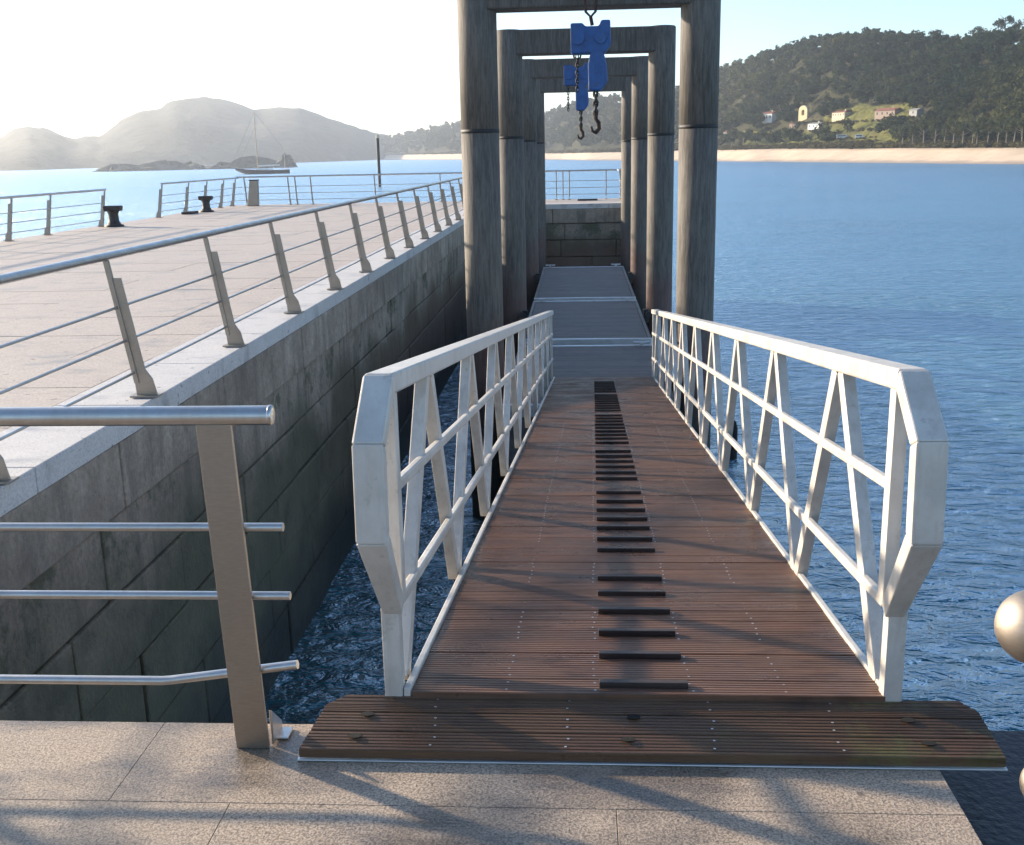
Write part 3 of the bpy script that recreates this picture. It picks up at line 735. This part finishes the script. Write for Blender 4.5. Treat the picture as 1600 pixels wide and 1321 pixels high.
def hill_z(px, t, c=None):
    """t 0 at the back of the sand, 1 at the ridge, on to 1.8 behind it."""
    dirv, d0, d1, d2, z1, z2 = c or column(px)
    P = dirv*(d1+(d2-d1)*t)
    if t <= 1:
        prof = .35*t+.65*(t*t*(3-2*t)) if px > 1100 else t*.6+.4*(t*t*(3-2*t))
        z = z1+(z2-z1)*prof; bumpz = (vnoise(P.x, P.y, 28)-.5)*5+(vnoise(P.x, P.y, 11, 3)-.5)*2
        z += bumpz*math.sin(math.pi*min(1, t))
    else: z = z2-(t-1)*(z2-WATER)*1.1
    return Vector((P.x, P.y, z))
pxs = list(range(560, 1120, 10))+list(range(1120, 1620, 8))+list(range(1620, 2601, 20))
ts = [-.02, 0]+[k/26 for k in range(1, 27)]+[1.1, 1.25, 1.5, 1.9]
m = MB(); vs = []
for px in pxs:
    c = column(px)
    for t in ts:
        v = hill_z(px, max(t, 0), c)
        if t < 0: v.z -= 1.0; v -= c[0]*1
        vs.append(v)
n = len(ts)
m.add(vs, [(i*n+k, (i+1)*n+k, (i+1)*n+k+1, i*n+k+1) for i in range(len(pxs)-1) for k in range(n-1)], 0, True)
o = m.build('wooded_hill', 'hill_ground'); tag(o, kind='structure')
m = MB(); vs = []; us = [-.12, 0, .12, .3, .5, .7, .85, 1, 1.06]
for px in pxs:
    dirv, d0, d1, d2, z1, z2 = column(px)
    for u in us:
        P = dirv*(d0+(d1-d0)*u); pr = u if u < 0 else (u**1.15)
        z = WATER+(z1-WATER)*pr + ((vnoise(P.x, P.y, 9, 5)-.5)*.35*max(0, min(u, 1-u)) if 0 < u < 1 else 0)
        vs.append((P.x, P.y, z+(.05 if u < 1.01 else -.6)))
n = len(us)
m.add(vs, [(i*n+k, (i+1)*n+k, (i+1)*n+k+1, i*n+k+1) for i in range(len(pxs)-1) for k in range(n-1)], 0, True)
o = m.build('beach', 'sand'); tag(o, kind='structure')

def hit(px, py):       # where a sight line first meets the wooded hill
    best = None; c = column(px)
    for k in range(1, 400):
        t = k/400; v = hill_z(px, t, c); w = at_dist(px, py, math.hypot(v.x, v.y))
        if v.z >= w.z: return v, t
    return hill_z(px, .9, c), .9
# grassy clearing below the long house
clear = []
for (x, y) in ((1200, 189), (1253, 187), (1313, 184), (1384, 183), (1427, 181), (1240, 200), (1273, 201), (1141, 214), (1315, 218), (1342, 218)):
    v, t = hit(x, y); d_ = Vector((v.x, v.y)).normalized()
    for q in (0, 5, 10, 15, 20): clear.append((v.x-d_.x*q, v.y-d_.y*q, 5.2))
for (x, y, r) in ((1310, 196, 7), (1335, 192, 8), (1360, 190, 8), (1385, 192, 7), (1330, 202, 7), (1360, 203, 7), (1290, 203, 6), (1270, 206, 6), (1250, 208, 6), (1225, 212, 6), (1200, 213, 6), (1175, 216, 5), (1310, 212, 6), (1340, 212, 6)):
    v, t = hit(x, y); clear.append((v.x, v.y, r))

# leaf clump mesh arrays
class Leaves:
    def __init__(s): s.p = []; s.t = []
    def crown(s, c, rx, rz, n, leaf, tint, rng, flat=False, lobes=6):
        """n leaf faces gathered in lobes spread through a crown's volume."""
        c = np.array(c, float)
        lc = rng.normal(size=(lobes, 3)); lc /= np.linalg.norm(lc, axis=1)[:, None]; lc *= (rng.random((lobes, 1))**.5)*.62
        lr = rng.uniform(.28, .52, lobes)
        idx = rng.integers(0, lobes, n); d = rng.normal(size=(n, 3)); d /= np.linalg.norm(d, axis=1)[:, None]
        pts = lc[idx]+d*(lr[idx]*rng.random(n)**.35)[:, None]
        pts *= np.array([rx, rx, rz]); pts += c
        nrm = d+rng.normal(size=(n, 3))*.5; nrm /= np.linalg.norm(nrm, axis=1)[:, None]
        a = np.cross(nrm, rng.normal(size=(n, 3))); a /= np.linalg.norm(a, axis=1)[:, None]; b = np.cross(nrm, a)
        sz = leaf*rng.uniform(.6, 1.3, n)[:, None]
        q = np.stack([pts-a*sz-b*sz*.3, pts+a*sz*.2-b*sz, pts+a*sz+b*sz*.35, pts-a*sz*.2+b*sz], 1)
        s.p.append(q.reshape(-1, 3)); s.t.append(np.repeat(np.clip(tint+rng.normal(size=n)*.12+(lc[idx, 2]*.0), 0, 1), 4))
    def build(s, name, mat, parent=None, loc=None):
        P = np.concatenate(s.p); T = np.concatenate(s.t); k = len(P)//4
        if loc is not None: P = P-np.array(loc)
        me = bpy.data.meshes.new(name); me.vertices.add(len(P)); me.vertices.foreach_set('co', P.ravel().astype(np.float32))
        me.loops.add(len(P)); me.loops.foreach_set('vertex_index', np.arange(len(P), dtype=np.int32))
        me.polygons.add(k); me.polygons.foreach_set('loop_start', np.arange(0, len(P), 4, dtype=np.int32))
        me.update(calc_edges=True)
        at = me.attributes.new('tint', 'FLOAT', 'POINT'); at.data.foreach_set('value', T.astype(np.float32))
        me.materials.append(M[mat]); o = bpy.data.objects.new(name, me); COL.objects.link(o)
        if parent: o.parent = parent
        return o
rng = np.random.default_rng(4)
LV = Leaves()
def wood(px0, px1, n, size, t0=0.03, t1=1.12):
    for _ in range(n):
        px = rng.uniform(px0, px1); t = rng.uniform(t0, t1)**.9; c = column(px); v = hill_z(px, t, c); D = math.hypot(v.x, v.y)
        if any((v.x-a)**2+(v.y-b)**2 < r*r for a, b, r in clear): continue
        th = lerp_tab(TAB, px)[-1]; s = size*rng.uniform(.65, 1.35); D_ = D/400
        h = th*rng.uniform(.75, 1.35); rx = s*th/5.5
        sp = vnoise(v.x, v.y, 42, 9)*.7+vnoise(v.x, v.y, 15, 2)*.3; tint = np.clip((sp-.5)*2.6+.35+rng.normal()*.09+(.25 if px > 1360 and t < .55 else -.1), 0, 1)  # low crowns on the right painted yellower as if sunlit, the rest darker
        nn = int(95*(rx/2.6)**2/max(1, D_)**1.4)+26
        LV.crown((v.x, v.y, v.z+h*.62), rx, h*.48, nn, .40*max(1, D_)**.8, tint, rng)
wood(1085, 1760, 2300, 3.2)
wood(1760, 2600, 500, 3.6)
wood(560, 1100, 1300, 3.1)
for px in np.arange(1090, 1640, 5):      # ridge line crowns
    c = column(px); v = hill_z(px, 1.0, c); th = lerp_tab(TAB, px)[-1]
    LV.crown((v.x, v.y, v.z+th*rng.uniform(.45, .85)), rng.uniform(1.6, 3.2), rng.uniform(1.2, 2.2), 90, .4, rng.uniform(.1, .5), rng)
o = LV.build('woodland', 'leaves'); tag(o, 'dense mixed green woodland covering the hill behind the beach', 'woodland', kind='stuff')
SC = Leaves()
for _ in range(1500):
    px = rng.uniform(600, 1800); t = rng.uniform(0, .075 if px > 1300 else .06); c = column(px); v = hill_z(px, t, c); D = math.hypot(v.x, v.y)/400
    SC.crown((v.x, v.y, v.z+.5), rng.uniform(1.0, 2.2), rng.uniform(.6, 1.2), 26, .34*max(1, D)**.8, rng.uniform(0, 1), rng, lobes=4)
for (x, y, r) in clear:
    for _ in range(9 if r > 4 else 1):
        a = rng.uniform(0, 6.28); q = r*rng.uniform(0, 1); px_ = None
        # small bushes dotted about the clearing
        X, Y = x+q*math.cos(a), y+q*math.sin(a)
        best = min(((abs(hill_z(p_, t_).x-X)+abs(hill_z(p_, t_).y-Y), p_, t_) for p_ in range(1140, 1440, 20) for t_ in (.05, .12, .2, .28, .36, .44)), key=lambda z: z[0])
        zz = hill_z(best[1], best[2]).z
        SC.crown((X, Y, zz+.3), rng.uniform(.6, 1.5), .6, 22, .3, rng.uniform(0, 1), rng, lobes=3)
o = SC.build('beach_scrub', 'scrub'); tag(o, 'low brown and green scrub along the top of the beach', 'scrub', kind='stuff')
# grass in the clearing: a sheet just over the hill ground
m = MB(); gp = list(range(1160, 1421, 10)); gt = [.04+.02*k for k in range(19)]; vs = []
for px in gp:
    c = column(px)
    for t in gt:
        v = hill_z(px, t*(1 if px > 1280 else .55)+(.0), c); vs.append(v+Vector((0, 0, .25)))
n = len(gt); m.add(vs, [(i*n+k, (i+1)*n+k, (i+1)*n+k+1, i*n+k+1) for i in range(len(gp)-1) for k in range(n-1)], 0, True)
o = m.build('grass_slope', 'grass'); tag(o, kind='structure')

# individual trees: pale-trunked ones behind the beach, pines on the skyline
def tree(px, base, h, w, label, group, pale, seed, t=None, tint=.35, trunk_h=.45, lobes=7, nleaf=300):
    r_ = np.random.default_rng(seed)
    c = column(px); v = hill_z(px, t if t is not None else .02, c) if base is None else base
    tr = thing('pine_tree' if not pale else 'beach_tree', tuple(v), label, 'tree', group)
    m = MB(); lean = r_.uniform(-.06, .06)
    m.tube([(0, 0, -1), (lean*h*.3, 0, h*.3), (lean*h*.6, 0, h*.62), (lean*h, 0, h*.85)], [h*.026, h*.02, h*.014, h*.006], 7)
    for k in range(5):
        a = r_.uniform(0, 6.28); z0 = h*(trunk_h+.1*k*.8); L = w*.42
        m.tube([(lean*z0, 0, z0), (lean*z0+L*.6*math.cos(a), L*.6*math.sin(a), z0+h*.07), (lean*z0+L*math.cos(a), L*math.sin(a), z0+h*.16)], [h*.010, h*.007, h*.003], 5)
    m.build('trunk', 'bark_pale' if pale else 'bark', tr)
    L = Leaves(); L.crown((lean*h*.8, 0, h*(trunk_h+1)/2), w/2*1.25, h*(1-trunk_h)/2*1.2, nleaf, .30, tint, r_, lobes=lobes)
    L.build('crown', 'leaves', tr)
places = [(1142, 'beside the nearest pillar'), (1160, 'second from the pillar'), (1408, 'at the left end of the wood behind the beach'), (1424, 'next to a thin leaning tree'), (1441, 'behind the middle of the sand'),
          (1458, 'left of a group of pale trunks'), (1473, 'with the clearest white trunk'), (1487, 'in the pale trunk group'), (1502, 'right of the pale trunk group'), (1517, 'below the notch in the skyline'),
          (1524, 'with a pale forked trunk below the notch'), (1541, 'left of the last group'), (1556, 'in the last group before the edge'), (1569, 'third from the right edge'), (1581, 'second from the right edge'), (1594, 'at the right edge of the picture')]
for k, (px, w_) in enumerate(places):
    tree(px, None, 6.5+2.2*((k*37) % 10)/10, 4.2+1.2*((k*53) % 10)/10, 'beach-side tree '+w_, 'trees behind the beach', True, 50+k, t=.015+.02*((k*29) % 10)/10, tint=.3+.35*((k*17) % 10)/10, trunk_h=.42)
sky = [(1143, 'on the low left shoulder of the right hill'), (1188, 'on the rising skyline'), (1222, 'on the skyline above the white house'), (1262, 'on the skyline above the yellow belfry'), (1345, 'standing proud near the middle of the ridge'), (1449, 'with a flat crown left of the dip'),
       (1478, 'in the dip of the skyline'), (1512, 'flat crowned, left of the pale notch'), (1541, 'tall, right of the pale notch'), (1553, 'tallest on the skyline'), (1568, 'beside the tallest one'), (1594, 'at the far right end of the ridge')]
for k, (px, w_) in enumerate(sky):
    c = column(px); v = hill_z(px, 1.0, c)
    tree(px, v, [6, 6.5, 6.5, 7, 8, 8, 7, 9.5, 10, 11.5, 9.5, 10.5][k], [5, 6, 6, 6, 5, 7, 5, 7.5, 6, 7, 5, 8][k], 'dark pine '+w_, 'pines on the skyline', False, 90+k, tint=.12, trunk_h=.5, lobes=6)
for k, (px, w_) in enumerate(((589, 'at the left tip of the far wooded point'), (612, 'next along the far wooded point'), (640, 'above the far sand spit'), (664, 'darker, between the spit and the pillar'))):
    c = column(px); v = hill_z(px, .6, c)
    tree(px, v, 15, 15, 'distant round tree '+w_, 'trees on the far point', False, 130+k, tint=.2, trunk_h=.25, nleaf=260)

# houses on the slope
def house(px, py, wid, hgt, dep, wall, roofm, label, name='house', roof_h=.35, wins=3, turn=0.0, chimney=True):
    wid *= .95; hgt *= 1.15; dep *= 1.1
    v, t = hit(px, py)
    yaw = math.atan2(-v.x, v.y)+turn-.8
    h = thing(name, (v.x, v.y, v.z), label, 'house'); h.rotation_euler.z = yaw
    m = MB(); m.box(-wid/2, wid/2, -dep/2, dep/2, -1.5, hgt)
    m.build('wall', wall, h)
    rh = wid*roof_h*.4; e = .25; m = MB()
    m.add([(-wid/2-e, -dep/2-e, hgt-.05), (wid/2+e, -dep/2-e, hgt-.05), (wid/2+e, dep/2+e, hgt-.05), (-wid/2-e, dep/2+e, hgt-.05), (-wid/2-e, 0, hgt+rh), (wid/2+e, 0, hgt+rh)],
          [(0, 1, 5, 4), (2, 3, 4, 5), (0, 4, 3), (1, 2, 5), (3, 2, 1, 0)])
    rf = m.build('roof', roofm, h)
    if chimney:
        m = MB(); m.box(wid*.2, wid*.2+.35, -.2, .2, hgt, hgt+rh+.5); m.build('chimney', wall, rf)
    for k in range(wins):
        x = -wid/2+wid*(k+.5)/wins; m = MB(); m.box(x-.28, x+.28, -dep/2-.03, -dep/2+.05, hgt*.35, hgt*.75); m.build('window', 'dark_glass', h)
    return h
house(1200, 190, 6.2, 2.9, 4, 'house_white', 'roof_tile', 'white walled house with a dark red roof among the trees on the slope', turn=.15)
house(1313, 184, 8.0, 1.7, 4, 'house_cream', 'roof_tile', 'long low cream house at the top of the grassy clearing', turn=-.1, wins=5, roof_h=.2)
house(1384, 183, 9.5, 1.9, 4, 'house_ochre', 'roof_tile', 'long brownish house half hidden right of the clearing', turn=.1, wins=4, roof_h=.25)
house(1427, 181, 3.8, 1.6, 3, 'house_grey', 'house_grey', 'small grey hut among the trees right of the long brown house', wins=1, chimney=False)
house(1240, 200, 3.6, 1.3, 3, 'house_ochre', 'roof_tile', 'small brown roofed shed just below the belfry', wins=1, chimney=False)
house(1273, 202, 6.4, 1.7, 3, 'house_white', 'house_grey', 'low white cottage below and right of the belfry', wins=3, roof_h=.2)
house(1141, 214, 6.0, 1.8, 4, 'house_grey', 'roof_tile', 'low grey house with a dull roof just right of the nearest pillar', wins=2, chimney=False)
# belfry: a wall with an arched top and an opening
v, t_ = hit(1253, 187); b = thing('belfry', tuple(v), 'yellow chapel belfry with an arched top above the beach', 'belfry'); b.rotation_euler.z = math.atan2(-v.x, v.y)-.75
m = MB(); W2, HT, D2 = 2.4, 5.6, 1.4
arc = [(W2*math.cos(a), HT-2.2+2.2*math.sin(a)) for a in [math.pi*k/12 for k in range(13)]]
inn = [(.8*math.cos(a), 3.1+.8*math.sin(a)) for a in [math.pi*k/12 for k in range(13)]]
outer = [(W2, -1)]+arc+[(-W2, -1)]; inner = [(.8, 1.6)]+[(x, z) for x, z in inn]+[(-.8, 1.6)]
outer[0] = (W2, -1)
for yy in (-D2/2, D2/2):
    vs = [(x, yy, z) for x, z in outer]+[(x, yy, z) for x, z in inner]; n = len(outer)
    m.add(vs, [(i, i+1, n+i+1, n+i) for i in range(n-1)]+[(0, n, 2*n-1, n-1)])
for ring_ in (outer, inner):
    n = len(ring_); vs = [(x, -D2/2, z) for x, z in ring_]+[(x, D2/2, z) for x, z in ring_]
    m.add(vs, [(i, (i+1) % n, (i+1) % n+n, i+n) for i in range(n)])
m.build('wall', 'belfry_yellow', b)
m = MB(); m.lathe((0, 0, 3.1), [(.02, .55), (.16, .5), (.22, .2), (.34, 0)], 10); m.build('bell', 'black_iron', b)
# two white vans at the back of the beach
for px, py, L, lab in ((1315, 218, 4.6, 'long low white van parked on the beach track, left of a shorter one'), (1342, 218, 3.6, 'short white van parked on the beach track among dark bushes')):
    v, t_ = hit(px, py); c = thing('parked_van', tuple(v), lab, 'van', 'vans behind the beach'); c.rotation_euler.z = math.atan2(-v.x, v.y)
    m = MB(); m.prism([(-L/2, 0, .3), (L/2, 0, .3), (L/2, 0, .8), (L/2-.7, 0, 1.0), (L/2-1.1, 0, 1.6), (-L/2, 0, 1.6)], (0, 1.7, 0)); m.build('body', 'boat_white', c, bevel=.08)
    m = MB(); m.box(-L/2+.4, L/2-1.3, -.87, -.84, 1.0, 1.4); m.build('window', 'dark_glass', c)
    for sx in (-L/2+.7, L/2-.8):
        m = MB(); m.tube([(sx, -.88, .3), (sx, .88, .3)], .3, 12); m.build('wheel', 'rubber', c)

# ------------------------------------------------------------------ hazy headland on the left and reefs
HT_ = [(-700, 275, 900, 235, 500), (-300, 272, 900, 205, 520), (-60, 269, 900, 218, 500), (0, 268, 900, 216, 500), (22, 267.5, 900, 202, 500), (45, 267, 900, 197, 500), (70, 266.5, 920, 200, 500), (100, 266, 950, 213, 480), (118, 265.5, 960, 217, 480), (132, 265, 970, 212, 480),
       (155, 264.5, 980, 214, 480), (185, 263, 1000, 190, 500), (215, 262, 1010, 175, 500), (250, 261, 1020, 168, 500), (270, 260.5, 1030, 157, 520), (300, 260, 1050, 153, 540), (325, 260, 1080, 151, 550), (355, 259, 1100, 156, 550), (395, 258, 1120, 170, 540),
       (430, 257, 1150, 168, 520), (470, 256, 1180, 168, 500), (500, 255, 1250, 179, 480), (535, 254, 1300, 192, 450), (565, 252, 1400, 202, 400), (600, 251, 1500, 210, 380), (640, 250, 1600, 226, 350), (700, 249.6, 1700, 238, 300), (800, 249, 1800, 238, 300)]
m = MB(); vs = []; hp = list(range(-700, 801, 8)); ht = [-.05, 0, .05, .12, .2, .3, .4, .5, .6, .7, .8, .88, .94, 1, 1.08, 1.2, 1.5]
for px in hp:
    ys, d0, yr, dr = lerp_tab(HT_, px)
    z2 = at_dist(px, yr, d0+dr).z; dv = at_dist(px, yr, 1.0)-EYE; dv.z = 0; dv.normalize()
    for t in ht:
        P = dv*(d0+dr*t)
        if t <= 0: z = WATER-.4+t*40
        elif t <= 1:
            z = WATER+(z2-WATER)*(t**.8)
            z += ((vnoise(P.x, P.y, 120, 2)-.5)*14+(vnoise(P.x, P.y, 45, 4)-.5)*8)*math.sin(math.pi*t)**.8*(.3+.7*min(1, z2/60))+(vnoise(P.x, P.y, 16, 6)-.5)*3.5
        else: z = z2-(t-1)*z2*1.5
        vs.append((P.x, P.y, z))
n = len(ht); m.add(vs, [(i*n+k, (i+1)*n+k, (i+1)*n+k+1, i*n+k+1) for i in range(len(hp)-1) for k in range(n-1)], 0, True)
o = m.build('headland', 'headland_ground'); tag(o, kind='structure')
rk = [(187, 264.5, 27, 9, 'small dark reef at the left end of the row of rocks'), (262, 263.5, 46, 9, 'low flat reef in the middle left of the rocks'), (300, 262.5, 20, 8, 'narrow hump of rock between the low reefs'), (345, 262, 30, 8, 'rounded reef left of the sailing boat'),
      (400, 262, 38, 12, 'large reef directly behind the mast of the sailing boat'), (447, 261, 16, 17, 'tallest rock, just behind the stern of the sailing boat')]
for k, (px, py, hw, hh, lab) in enumerate(rk):
    D = 620; c = at_dist(px, py, D); s = D/F; rr = random.Random(k); W_, H_ = hw*s*2*.62, hh*s
    m = MB(); N, K = 26, 9; vs = []
    for i in range(K):
        a = i/(K-1)*math.pi/2
        for j in range(N):
            b_ = 2*math.pi*j/N; q = .7+.6*vnoise(math.cos(b_)*3+k*9, math.sin(b_)*3+i*.5, 1.0)
            vs.append((W_*math.cos(a)*math.cos(b_)*q, 9*math.cos(a)*math.sin(b_)*q, -1.0+(H_+1)*math.sin(a)**1.2*(.65+.6*vnoise(math.cos(b_)*4+k, math.sin(b_)*4, 1.0, k))*q))
    m.add(vs, [(i*N+j, i*N+(j+1) % N, (i+1)*N+(j+1) % N, (i+1)*N+j) for i in range(K-1) for j in range(N)], 0, False)
    o = m.build('reef', 'reef_rock'); o.location = (c.x, c.y, WATER); o.rotation_euler.z = math.atan2(-c.x, c.y)
    tag(o, lab, 'rock', 'reefs off the headland')

# ------------------------------------------------------------------ haze
m = MB(); m.box(-3500, 3500, -3500, 3500, -9, 130)
hz = m.build('haze', 'sand'); hz.data.materials.clear()
hm = bpy.data.materials.new('haze_air'); hm.use_nodes = True; nt = hm.node_tree; nt.nodes.clear()
out = nt.nodes.new('ShaderNodeOutputMaterial'); pv = nt.nodes.new('ShaderNodeVolumePrincipled')
pv.inputs['Color'].default_value = (.90, .94, 1, 1); pv.inputs['Density'].default_value = 0.00023; pv.inputs['Anisotropy'].default_value = .62
nt.links.new(pv.outputs[0], out.inputs['Volume']); hz.data.materials.append(hm)
tag(hz, 'pale sea haze filling the air', 'haze', kind='stuff')

# ------------------------------------------------------------------ light
az = R(SUN_AZ); el = R(SUN_EL)
sd = Vector((math.sin(az)*math.cos(el), math.cos(az)*math.cos(el), math.sin(el)))
L = bpy.data.lights.new('sun', 'SUN'); L.energy = 4.0; L.angle = R(1.6); L.color = (1, .84, .64)
lo = bpy.data.objects.new('sun', L); COL.objects.link(lo); lo.rotation_euler = sd.to_track_quat('Z', 'Y').to_euler()
w = bpy.data.worlds.new('World'); S.world = w; w.use_nodes = True; nt = w.node_tree
bg = nt.nodes['Background']; sky_ = nt.nodes.new('ShaderNodeTexSky'); sky_.sky_type = 'NISHITA'
sky_.sun_disc = False; sky_.sun_elevation = el; sky_.sun_rotation = az; sky_.altitude = 0; sky_.air_density = 1.0; sky_.dust_density = .5; sky_.ozone_density = 3.0
nt.links.new(sky_.outputs[0], bg.inputs[0]); bg.inputs[1].default_value = .098
S.view_settings.view_transform = 'Standard'; S.view_settings.look = 'None'; S.view_settings.exposure = 1.55; S.view_settings.gamma = 1
S.cycles.max_bounces = 8; S.cycles.volume_bounces = 1
S.cycles.use_denoising = True
